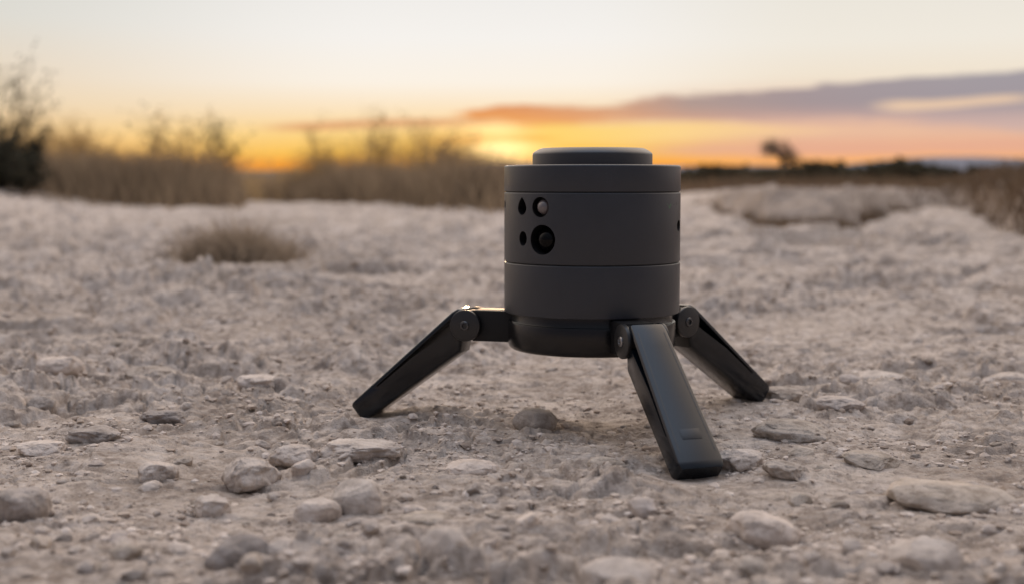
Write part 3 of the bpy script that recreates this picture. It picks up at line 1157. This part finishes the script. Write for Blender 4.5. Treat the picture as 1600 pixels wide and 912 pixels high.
plant_px(120, 8.0, 205, 160, name='desert_shrub', label='low feathery shrub beside the dark bush at the left edge', cat='shrub',
         seed=47, leafmat=MAT_WISP, nstem=12, levels=1, leaf=0.010, nleaf=8, thick=0.004, up=0.9)


# small crooked tree on the skyline
def skyline_tree():
    Y = 60
    x0 = (1222 - 800) / F_PX * Y
    z0 = mz(x0, Y)
    root = empty('tree', (x0, Y, z0))
    tag(root, 'small wind bent tree standing alone on the skyline right of the device', 'tree')
    rnd = random.Random(8)
    u = Y / F_PX                      # metres per picture pixel out there

    def P(px, py, dy=0.0):
        q = at_depth(px, py, Y)
        return Vector((q.x - x0, dy, q.z - z0))
    bw = bmesh.new()
    base = P(1226, 290)
    fork = P(1222, 252, 0.1)
    tube(bw, [base, P(1228, 270, 0.05), fork], [3.2 * u, 2.6 * u, 2.1 * u], 8)
    tips = [(1193, 232), (1201, 226), (1212, 223), (1222, 228), (1232, 236), (1242, 246), (1205, 236), (1236, 252), (1216, 238), (1198, 240), (1246, 258), (1228, 244), (1210, 230), (1225, 238), (1240, 264), (1232, 268), (1216, 270), (1250, 270), (1205, 272)]
    V, Q = [], []
    for tx, ty in tips:
        t = P(tx, ty, rnd.uniform(-0.6, 0.6))
        mid = (fork + t) / 2 + Vector((rnd.gauss(0, .06), rnd.gauss(0, .1), rnd.gauss(0.05, .05)))
        tube(bw, [fork, mid, t], [1.5 * u, 1.0 * u, 0.4 * u], 5)
        for _ in range(190):
            c = t + Vector((rnd.gauss(0, 5.6), rnd.gauss(0, 6), rnd.gauss(0, 3.8))) * u
            n = Vector((rnd.gauss(0, 1), rnd.gauss(0, 1), rnd.gauss(0, 1))).normalized()
            a = n.orthogonal().normalized() * 1.3 * u * rnd.uniform(0.6, 1.3)
            b = n.cross(a.normalized()) * 0.7 * u
            i = len(V)
            V += [c - a, c - b, c + a, c + b]
            Q.append((i, i + 1, i + 2, i + 3))
    link('trunk', bm_mesh(bw, 'trunk', True, 180), MAT_TWIG, root)
    link('crown', np_mesh('crown', V, Q), MAT_DARKLEAF, root)


skyline_tree()

# dark row of far shrubs, each its own plant
rs = random.Random(77)
far_sh = []
for k in range(26):
    px = 1072 + (1640 - 1072) * (k + rs.uniform(-0.3, 0.3)) / 25.5
    Y = rs.uniform(44, 62)
    hi = 266 if not (1380 < px < 1500) else 261
    if k < 4:
        root = plant_px(px, Y, hi - 3 + rs.uniform(-3, 3), 80, name='far_shrub', label='low dark shrub in the row along the far edge of the plain',
                        cat='shrub', seed=200 + k, leafmat=MAT_OLIVE, nstem=10, levels=2, leaf=0.06, nleaf=8, thick=0.02, up=0.42,
                        group='dark shrubs in a row along the far edge of the plain')
        far_sh.append((root, root.location.z))
    else:
        src, _ = far_sh[k % 4]
        c = src.copy()
        COL.objects.link(c)
        x = (px - 800) / F_PX * Y
        c.location = (x, Y, mz(x, Y))
        c.rotation_euler = (0, 0, rs.uniform(0, 6.28))
        s = rs.uniform(0.8, 1.2)
        c.scale = (s * 1.25, s * 1.25, s)
        for ch in src.children:
            d = ch.copy()
            COL.objects.link(d)
            d.parent = c


# ------------------------------------------------------------------ the device
def dev_mat(name, col, rough, spec=0.5, bump=0.0, bscale=3000, coat=0.0, smudge=0.08):
    m, N, b = new_mat(name)
    co = N.node('ShaderNodeTexCoord').outputs['Object']
    a = N.noise(co, 60, 5, 0.6)
    b.inputs['Base Color'].default_value = (*col, 1)
    cc = N.ramp(a, [(0.3, tuple(c * 0.92 for c in col)), (0.7, tuple(c * 1.08 for c in col))])
    dust = N.noise(co, 900, 2, 0.7)
    cc = N.mix(N.m('MULTIPLY', N.sstep(dust, 0.70, 0.82), 0.18), cc, (0.25, 0.22, 0.2))
    N.l.new(cc, b.inputs['Base Color'])
    N.l.new(N.m('ADD', N.m('MULTIPLY', N.m('SUBTRACT', a, 0.5), smudge * 2), rough), b.inputs['Roughness'])
    b.inputs['Specular IOR Level'].default_value = spec
    if coat:
        b.inputs['Coat Weight'].default_value = coat
    if bump:
        bp = N.node('ShaderNodeBump')
        bp.inputs['Strength'].default_value = bump
        bp.inputs['Distance'].default_value = 0.00012
        N.l.new(N.noise(co, bscale, 2, 0.5), bp.inputs['Height'])
        N.l.new(bp.outputs[0], b.inputs['Normal'])
    return m


MAT_BODY = dev_mat('dark_grey_anodised_shell', (0.0225, 0.0250, 0.0315), 0.36, 0.5, 0.35, 2600, smudge=0.16)
MAT_CAP = dev_mat('dark_grey_cap_plastic', (0.027, 0.0275, 0.031), 0.36, 0.5, 0.3, 2600)
MAT_BLACK = dev_mat('black_base_plastic', (0.005, 0.005, 0.006), 0.24, 0.40, 0.1, 1800)
MAT_LEG = dev_mat('black_leg_plastic', (0.0035, 0.0060, 0.0100), 0.17, 0.45, 0.25, 2200)  # black base tinted blue to stand for the reflected sky
MAT_HOLE = dev_mat('black_sensor_well', (0.006, 0.006, 0.007), 0.5, 0.4)
MAT_BRACKET = dev_mat('matte_black_bracket', (0.007, 0.007, 0.008), 0.52, 0.3)
MAT_DISC = dev_mat('satin_black_disc', (0.016, 0.016, 0.017), 0.36, 0.5, 0.15, 2000)
MAT_DARKSCREW = dev_mat('blackened_screw', (0.03, 0.03, 0.032), 0.25, 0.8)
MAT_SCREW = dev_mat('steel_screw', (0.35, 0.35, 0.36), 0.3)
MAT_SCREW.node_tree.nodes['Principled BSDF'].inputs['Metallic'].default_value = 1.0
MAT_LENS = dev_mat('black_glass_lens', (0.002, 0.002, 0.0025), 0.12, 0.14, coat=0.0, smudge=0.02)
MAT_PIR = dev_mat('frosted_pinkish_dome', (0.115, 0.098, 0.10), 0.22, 0.8, smudge=0.05)
MAT_GREEN = dev_mat('green_print', (0.045, 0.16, 0.07), 0.6)
MAT_GREYP = dev_mat('grey_print', (0.10, 0.10, 0.105), 0.6)


def lathe(prof, seg=192, cap_top=True, cap_bot=True):
    bm = bmesh.new()
    rings = []
    for r, z in prof:
        rings.append([bm.verts.new((r * math.cos(2 * math.pi * k / seg), r * math.sin(2 * math.pi * k / seg), z)) for k in range(seg)])
    for i in range(len(rings) - 1):
        for k in range(seg):
            bm.faces.new((rings[i][k], rings[i][(k + 1) % seg], rings[i + 1][(k + 1) % seg], rings[i + 1][k]))
    if cap_bot:
        bm.faces.new(rings[0][::-1])
    if cap_top:
        bm.faces.new(rings[-1])
    return bm


def rounded(r, z0, z1, b0, b1, n=5):
    """profile of a disc from z0 to z1 with rounded rims of radius b0 (bottom), b1 (top)"""
    P = [(r - b0 * 3 - 0.003, z0)]
    for k in range(n + 1):
        a = -math.pi / 2 + (math.pi / 2) * k / n
        P.append((r - b0 + b0 * math.cos(a), z0 + b0 + b0 * math.sin(a)))
    for k in range(n + 1):
        a = (math.pi / 2) * k / n
        P.append((r - b1 + b1 * math.cos(a), z1 - b1 + b1 * math.sin(a)))
    P.append((r - b1 * 3 - 0.003, z1))
    return P


def boolean(me, cutters, op='DIFFERENCE'):
    """cut now and keep only the result: no helper object stays in the scene"""
    o = bpy.data.objects.new('work', me)
    COL.objects.link(o)
    cs = []
    for c in cutters:
        co = bpy.data.objects.new('work_cut', c)
        COL.objects.link(co)
        md = o.modifiers.new('b', 'BOOLEAN')
        md.operation = op
        md.object = co
        md.solver = 'EXACT'
        cs.append(co)
    dg = bpy.context.evaluated_depsgraph_get()
    dg.update()
    out = bpy.data.meshes.new_from_object(o.evaluated_get(dg))
    for c in cs + [o]:
        bpy.data.objects.remove(c)
    out.polygons.foreach_set('use_smooth', [True] * len(out.polygons))
    out.set_sharp_from_angle(angle=R(32))
    return out


DEV = empty('tripod_camera', CEN)
tag(DEV, 'dark grey cylindrical camera device on three black folding tripod legs standing on the pale crust', 'camera')

Z_BASE, Z_BODY, Z_S2, Z_S1, Z_TOP, Z_CAP = 0.0390, 0.0580, 0.0838, 0.1192, 0.1325, 0.1412
RB = 0.0450
G = 0.00022
link('cap', bm_mesh(lathe([(0.0306, Z_TOP - .001), (0.0306, Z_CAP - 0.0034), (0.0305, Z_CAP - 0.0028), (0.0300, Z_CAP - 0.0022), (0.0288, Z_CAP - 0.0013),
                           (0.0272, Z_CAP - 0.0005), (0.0262, Z_CAP - 0.00005), (0.0252, Z_CAP)]), 'cap', True, 40), MAT_CAP, DEV)
link('upper_ring', bm_mesh(lathe(rounded(RB, Z_S1 + G, Z_TOP, 0.0002, 0.0011)), 'upper_ring', True, 40), MAT_BODY, DEV)
link('lower_housing', bm_mesh(lathe(rounded(RB, Z_BODY, Z_S2 - G, 0.0007, 0.0007)), 'lower_housing', True, 40), MAT_BODY, DEV)
for zz in (Z_S1, Z_S2):
    link('seam', bm_mesh(lathe([(RB - .0010, zz - 2 * G), (RB - .0010, zz + 2 * G)]), 'seam'), MAT_HOLE, DEV)

# sensor housing with wells
camdir = math.atan2(-CEN.y, -CEN.x)       # direction from the device to the camera


def surf(px, py, rad=RB):
    """point on the shell seen at this pixel -> (azimuth, z) in device coordinates"""
    d = ray(px, py)
    o = Vector((-CEN.x, -CEN.y))
    dd = Vector((d.x, d.y))
    a = dd.dot(dd)
    b = 2 * o.dot(dd)
    c = o.dot(o) - rad * rad
    disc = max(b * b - 4 * a * c, 0)
    t = (-b - math.sqrt(disc)) / (2 * a)
    p = o + dd * t
    return math.atan2(p.y, p.x), CAM_H + d.z * t


def shape_pts(kind, w, h, n=40):
    P = []
    for k in range(n):
        a = 2 * math.pi * k / n
        x, y = math.cos(a), math.sin(a)
        if kind == 'drop' and y > 0:
            x *= (1 - y) ** 0.35 * 1.0
            y *= 1.35
        P.append((x * w, y * h))
    return P


def well_cutter(az_, z, pts, depth, taper=1.0):
    bm = bmesh.new()
    rad = Vector((math.cos(az_), math.sin(az_), 0))
    tan = Vector((-math.sin(az_), math.cos(az_), 0))
    up = Vector((0, 0, 1))
    a = [bm.verts.new(rad * (RB + .004) + tan * x * 1.06 + up * (z + y * 1.06)) for x, y in pts]
    b = [bm.verts.new(rad * (RB - depth) + tan * x * taper + up * (z + y * taper)) for x, y in pts]
    n = len(pts)
    for k in range(n):
        bm.faces.new((a[k], a[(k + 1) % n], b[(k + 1) % n], b[k]))
    bm.faces.new(a)
    bm.faces.new(b[::-1])
    return bm_mesh(bm, 'cut', False)


WELLS = [  # px, py, kind, half w, half h, depth, taper
    (844, 324, 'round', 0.0050, 0.0050, 0.0045, 0.92),
    (847, 375, 'round', 0.0072, 0.0072, 0.0085, 0.92),
    (815.5, 324.5, 'drop', 0.0036, 0.0039, 0.006, 0.8),
    (817, 373, 'round', 0.0031, 0.0038, 0.006, 0.8),
    (789, 320, 'round', 0.0022, 0.0022, 0.004, 0.8),
    (1060.6, 353, 'round', 0.0040, 0.0030, 0.005, 0.8),
]
cut = []
for px, py, kd, w, h, dp, tp in WELLS:
    a_, z_ = surf(px, py)
    cut.append(well_cutter(a_, z_, shape_pts(kd, w, h), dp, tp))
shell = bm_mesh(lathe(rounded(RB, Z_S2 + G, Z_S1 - G, 0.0003, 0.0007)), 'shell', True)
shell = boolean(shell, cut)
shell.name = 'sensor_housing'
# faces inside the wells take the black lining
shell.materials.append(MAT_BODY)
shell.materials.append(MAT_HOLE)
for p in shell.polygons:
    c = p.center
    if math.hypot(c.x, c.y) < RB - 0.0007 and Z_S2 + .002 < c.z < Z_S1 - .002:
        p.material_index = 1
sh = bpy.data.objects.new('sensor_housing', shell)
COL.objects.link(sh)
sh.parent = DEV


def dome(name, az_, z, r_in, off_t, off_z, rad, mat, squash=1.0):
    bm = bmesh.new()
    bmesh.ops.create_uvsphere(bm, u_segments=40, v_segments=24, radius=rad)
    me = bm_mesh(bm, name, True, 180)
    o = link(name, me, mat, DEV)
    rv = Vector((math.cos(az_), math.sin(az_), 0))
    tv = Vector((-math.sin(az_), math.cos(az_), 0))
    o.location = rv * r_in + tv * off_t + Vector((0, 0, z + off_z))
    return o


a_, z_ = surf(844, 324)
dome('frosted_sensor', a_, z_, RB - 0.0036, 0.0004, 0.0, 0.0039, MAT_PIR)
a_, z_ = surf(847, 375)
dome('lens', a_, z_, RB - 0.0072, 0.0000, -0.0002, 0.0065, MAT_LENS)


# worn printed marks near the right edge of the housing
def mark(name, pts, wdt, mat):
    """flat printed stroke that follows the shell, from a list of picture points"""
    V, Q = [], []
    P = [surf(x, y) for x, y in pts]
    for (a0, z0) in P:
        V.append(((RB + 4e-5) * math.cos(a0), (RB + 4e-5) * math.sin(a0), z0 + wdt / 2))
        V.append(((RB + 4e-5) * math.cos(a0 + wdt * 12), (RB + 4e-5) * math.sin(a0 + wdt * 12), z0 - wdt / 2))
    for k in range(len(P) - 1):
        Q.append((2 * k, 2 * k + 1, 2 * k + 3, 2 * k + 2))
    link(name, np_mesh(name, V, Q), mat, DEV)


mark('printed_mark', [(1042.5, 319), (1044, 322), (1045.5, 325.5), (1048, 319)], 0.0006, MAT_GREEN)
mark('printed_mark', [(1051, 325), (1051.5, 321), (1053, 319.5), (1054, 325)], 0.0005, MAT_GREYP)
mark('printed_mark', [(1056, 316), (1057.5, 320)], 0.0006, MAT_HOLE)

# tripod base
link('tripod_base', bm_mesh(lathe([(0.036, Z_BASE), (0.0400, Z_BASE), (0.0412, Z_BASE + 0.0004), (0.0424, Z_BASE + 0.0014), (0.0430, Z_BASE + 0.0028),
                                   (0.0431, Z_BODY - 0.0052), (0.0429, Z_BODY - 0.0046), (0.0416, Z_BODY - 0.0044), (0.0414, Z_BODY - 0.0040),
                                   (0.0414, Z_BODY + 0.0006)]), 'tripod_base', True, 30), MAT_BLACK, DEV)


def box_mesh(x0, x1, y0, y1, z0, z1, bev=0.0006, seg=2):
    bm = bmesh.new()
    bmesh.ops.create_cube(bm, size=1)
    for v in bm.verts:
        v.co = Vector((x0 + (x1 - x0) * (v.co.x + .5), y0 + (y1 - y0) * (v.co.y + .5), z0 + (z1 - z0) * (v.co.z + .5)))
    if bev:
        bmesh.ops.bevel(bm, geom=list(bm.edges), offset=bev, segments=seg, profile=0.6, affect='EDGES')
    return bm


def cyl_y(r, y0, y1, bev=0.0005, seg=64):
    """cylinder along local Y"""
    P = [(r - bev, y0), (r - bev * .3, y0 + bev * .3), (r, y0 + bev), (r, y1 - bev), (r - bev * .3, y1 - bev * .3), (r - bev, y1)]
    bm = lathe(P, seg)
    bmesh.ops.rotate(bm, verts=bm.verts, cent=(0, 0, 0), matrix=Matrix.Rotation(R(-90), 3, 'X'))
    return bm


def leg_solid():
    """leg along local +X (length), outer face towards +Z, width in Y"""
    bm = bmesh.new()
    secs = []
    ts = [-0.003, -0.0015, 0.002, 0.012, 0.030, 0.050, 0.064, LEG_L - 0.0035, LEG_L - 0.0012, LEG_L]
    for i, x in enumerate(ts):
        f = max(0, min(1, x / LEG_L))
        w = 0.0088 + (0.0112 - 0.0088) * f
        zo = XO0 + (XO1 - XO0) * f
        zi = XI0 + (XI1 - XI0) * f
        if x < 0.0115:
            zi = max(zi, 0.0035 if x < 0.002 else zi)
        if x == 0.002:
            zi = -0.0010
        c = 0.0014
        if i == 0:
            w -= 0.0012
            zo -= 0.0022
        if i == 1:
            w -= 0.0003
            zo -= 0.0006
        if i == len(ts) - 2:
            w -= 0.0004
            zi += 0.0006
            zo -= 0.0002
        if i == len(ts) - 1:
            w -= 0.0012
            zi += 0.0012
            zo -= 0.0007
        ci = 0.0022
        pts = [(-w + ci, zi), (w - ci, zi), (w - ci * .35, zi + ci * .35), (w, zi + ci), (w, zo - c), (w - c * .3, zo - c * .3), (w - c, zo),
               (-w + c, zo), (-w + c * .3, zo - c * .3), (-w, zo - c), (-w, zi + ci), (-w + ci * .35, zi + ci * .35)]
        secs.append([bm.verts.new((x, y, z)) for y, z in pts])
    n = 12
    for i in range(len(secs) - 1):
        for k in range(n):
            bm.faces.new((secs[i][k], secs[i][(k + 1) % n], secs[i + 1][(k + 1) % n], secs[i + 1][k]))
    bm.faces.new(secs[0][::-1])
    bm.faces.new(secs[-1])
    return bm_mesh(bm, 'leg', False)


def prism(pts, y0, y1):
    bm = bmesh.new()
    a = [bm.verts.new((x, y0, z)) for x, z in pts]
    b = [bm.verts.new((x, y1, z)) for x, z in pts]
    n = len(pts)
    for k in range(n):
        bm.faces.new((a[k], a[(k + 1) % n], b[(k + 1) % n], b[k]))
    bm.faces.new(a)
    bm.faces.new(b[::-1])
    return bm_mesh(bm, 'cut', False)


def make_leg():
    me = leg_solid()
    cuts = []
    for s in (-1, 1):
        y_in, y_out = (0.0010, 0.02)
        a, b = (s * y_in, s * y_out)
        # slot between the outer plate and the rail, narrowing towards the foot
        cuts.append(prism([(-0.01, XO0 - 0.0022), (0.010, XO0 - 0.0026), (0.060, XO1 - 0.0014), (0.0605, XO1 - 0.0022), (0.034, XO0 - 0.0052), (0.012, XO0 - 0.0072),
                           (-0.01, XO0 - 0.0074)], min(a, b), max(a, b)))
    # room for the hinge barrel
    cuts.append(bm_mesh(cyl_y(0.0082, -0.02, 0.02), 'cut', False))
    me = boolean(me, cuts)
    return me


def panel_mesh():
    """thin raised border lines and the pressed tab on the outer face"""
    return None


leg_me = make_leg()
bev_me = None
barrel_me = bm_mesh(cyl_y(0.0074, -0.0085, 0.0085), 'hinge_barrel', True, 30)
disc_me = bm_mesh(cyl_y(0.0083, -0.0012, 0.0012, 0.0006), 'hinge_disc', True, 30)
screw_bm = lathe([(0.0025, -0.0010), (0.0025, 0.0002), (0.0022, 0.0005), (0.0014, 0.0006), (0.0012, -0.0003), (0.0001, -0.0003)], 32)
bmesh.ops.rotate(screw_bm, verts=screw_bm.verts, cent=(0, 0, 0), matrix=Matrix.Rotation(R(90), 3, 'X'))
screw_me = bm_mesh(screw_bm, 'screw', True, 30)       # head faces -Y
# bracket: arm from the base with a rounded nose under the barrel
br_bm = box_mesh(-0.0225, -0.003, -0.0078, 0.0078, -0.0082, 0.0080, 0.0007)
bracket_me = bm_mesh(br_bm, 'hinge_bracket', True, 30)
# tab pressed into the outer face near the foot and border ridges
tab_bm = box_mesh(0.0590, 0.0645, -0.0048, 0.0048, -0.0002, 0.00018, 0.00016)
tab_me = bm_mesh(tab_bm, 'pressed_tab', True, 30)


def ridge(sgn):
    V, Q = [], []
    for i, f in enumerate(np.linspace(0.05, 0.90, 12)):
        x = f * LEG_L
        w = 0.0088 + 0.0024 * f - 0.0022
        zo = XO0 + (XO1 - XO0) * f
        for dy_, dz_ in ((-0.0004, -0.0002), (-0.0001, 0.00013), (0.0001, 0.00013), (0.0004, -0.0002)):
            V.append((x, sgn * w + dy_, zo + dz_))
        if i:
            for k in range(3):
                Q.append(((i - 1) * 4 + k, (i - 1) * 4 + k + 1, i * 4 + k + 1, i * 4 + k))
    return np_mesh('raised_ridge', V, Q)


ridge_mes = [ridge(1), ridge(-1)]
for li, (a_, s_, which, HINGE_R) in enumerate(LEGS):
    az_ = R(a_)
    # the bracket rides level on the base
    br = link('hinge_bracket', bm_mesh(box_mesh(-HINGE_R + 0.0375, -0.003, -0.0078, 0.0078, -0.0082, 0.0080, 0.0007), 'hinge_bracket', True, 30), MAT_BRACKET, DEV)
    br.location = (HINGE_R * math.cos(az_), HINGE_R * math.sin(az_), HINGE_Z)
    br.rotation_euler = (0, 0, az_)
    bl = link('hinge_barrel', barrel_me.copy(), MAT_BRACKET, DEV)
    bl.location = br.location
    bl.rotation_euler = br.rotation_euler
    lg = link('leg', leg_me.copy(), MAT_LEG, DEV)
    lg.location = br.location
    lg.rotation_euler = (0, R(s_), az_)
    tb = link('pressed_tab', tab_me.copy(), MAT_LEG, lg)
    slope = math.atan((XO0 - XO1) / LEG_L)
    tb.location = (0, 0, XO0)
    tb.rotation_euler = (0, slope, 0)
    for rm in ridge_mes:
        link('raised_ridge', rm.copy(), MAT_LEG, lg)
    for s in (-1, 1):
        dc = link('hinge_disc', disc_me.copy(), MAT_DISC, bl)
        dc.location = (0, s * 0.0097, 0)
        sc = link('screw', screw_me.copy(), MAT_SCREW if which == 'front' else MAT_DARKSCREW, bl)
        sc.location = (0, s * 0.0111, 0)
        if s > 0:
            sc.rotation_euler = (0, 0, math.pi)
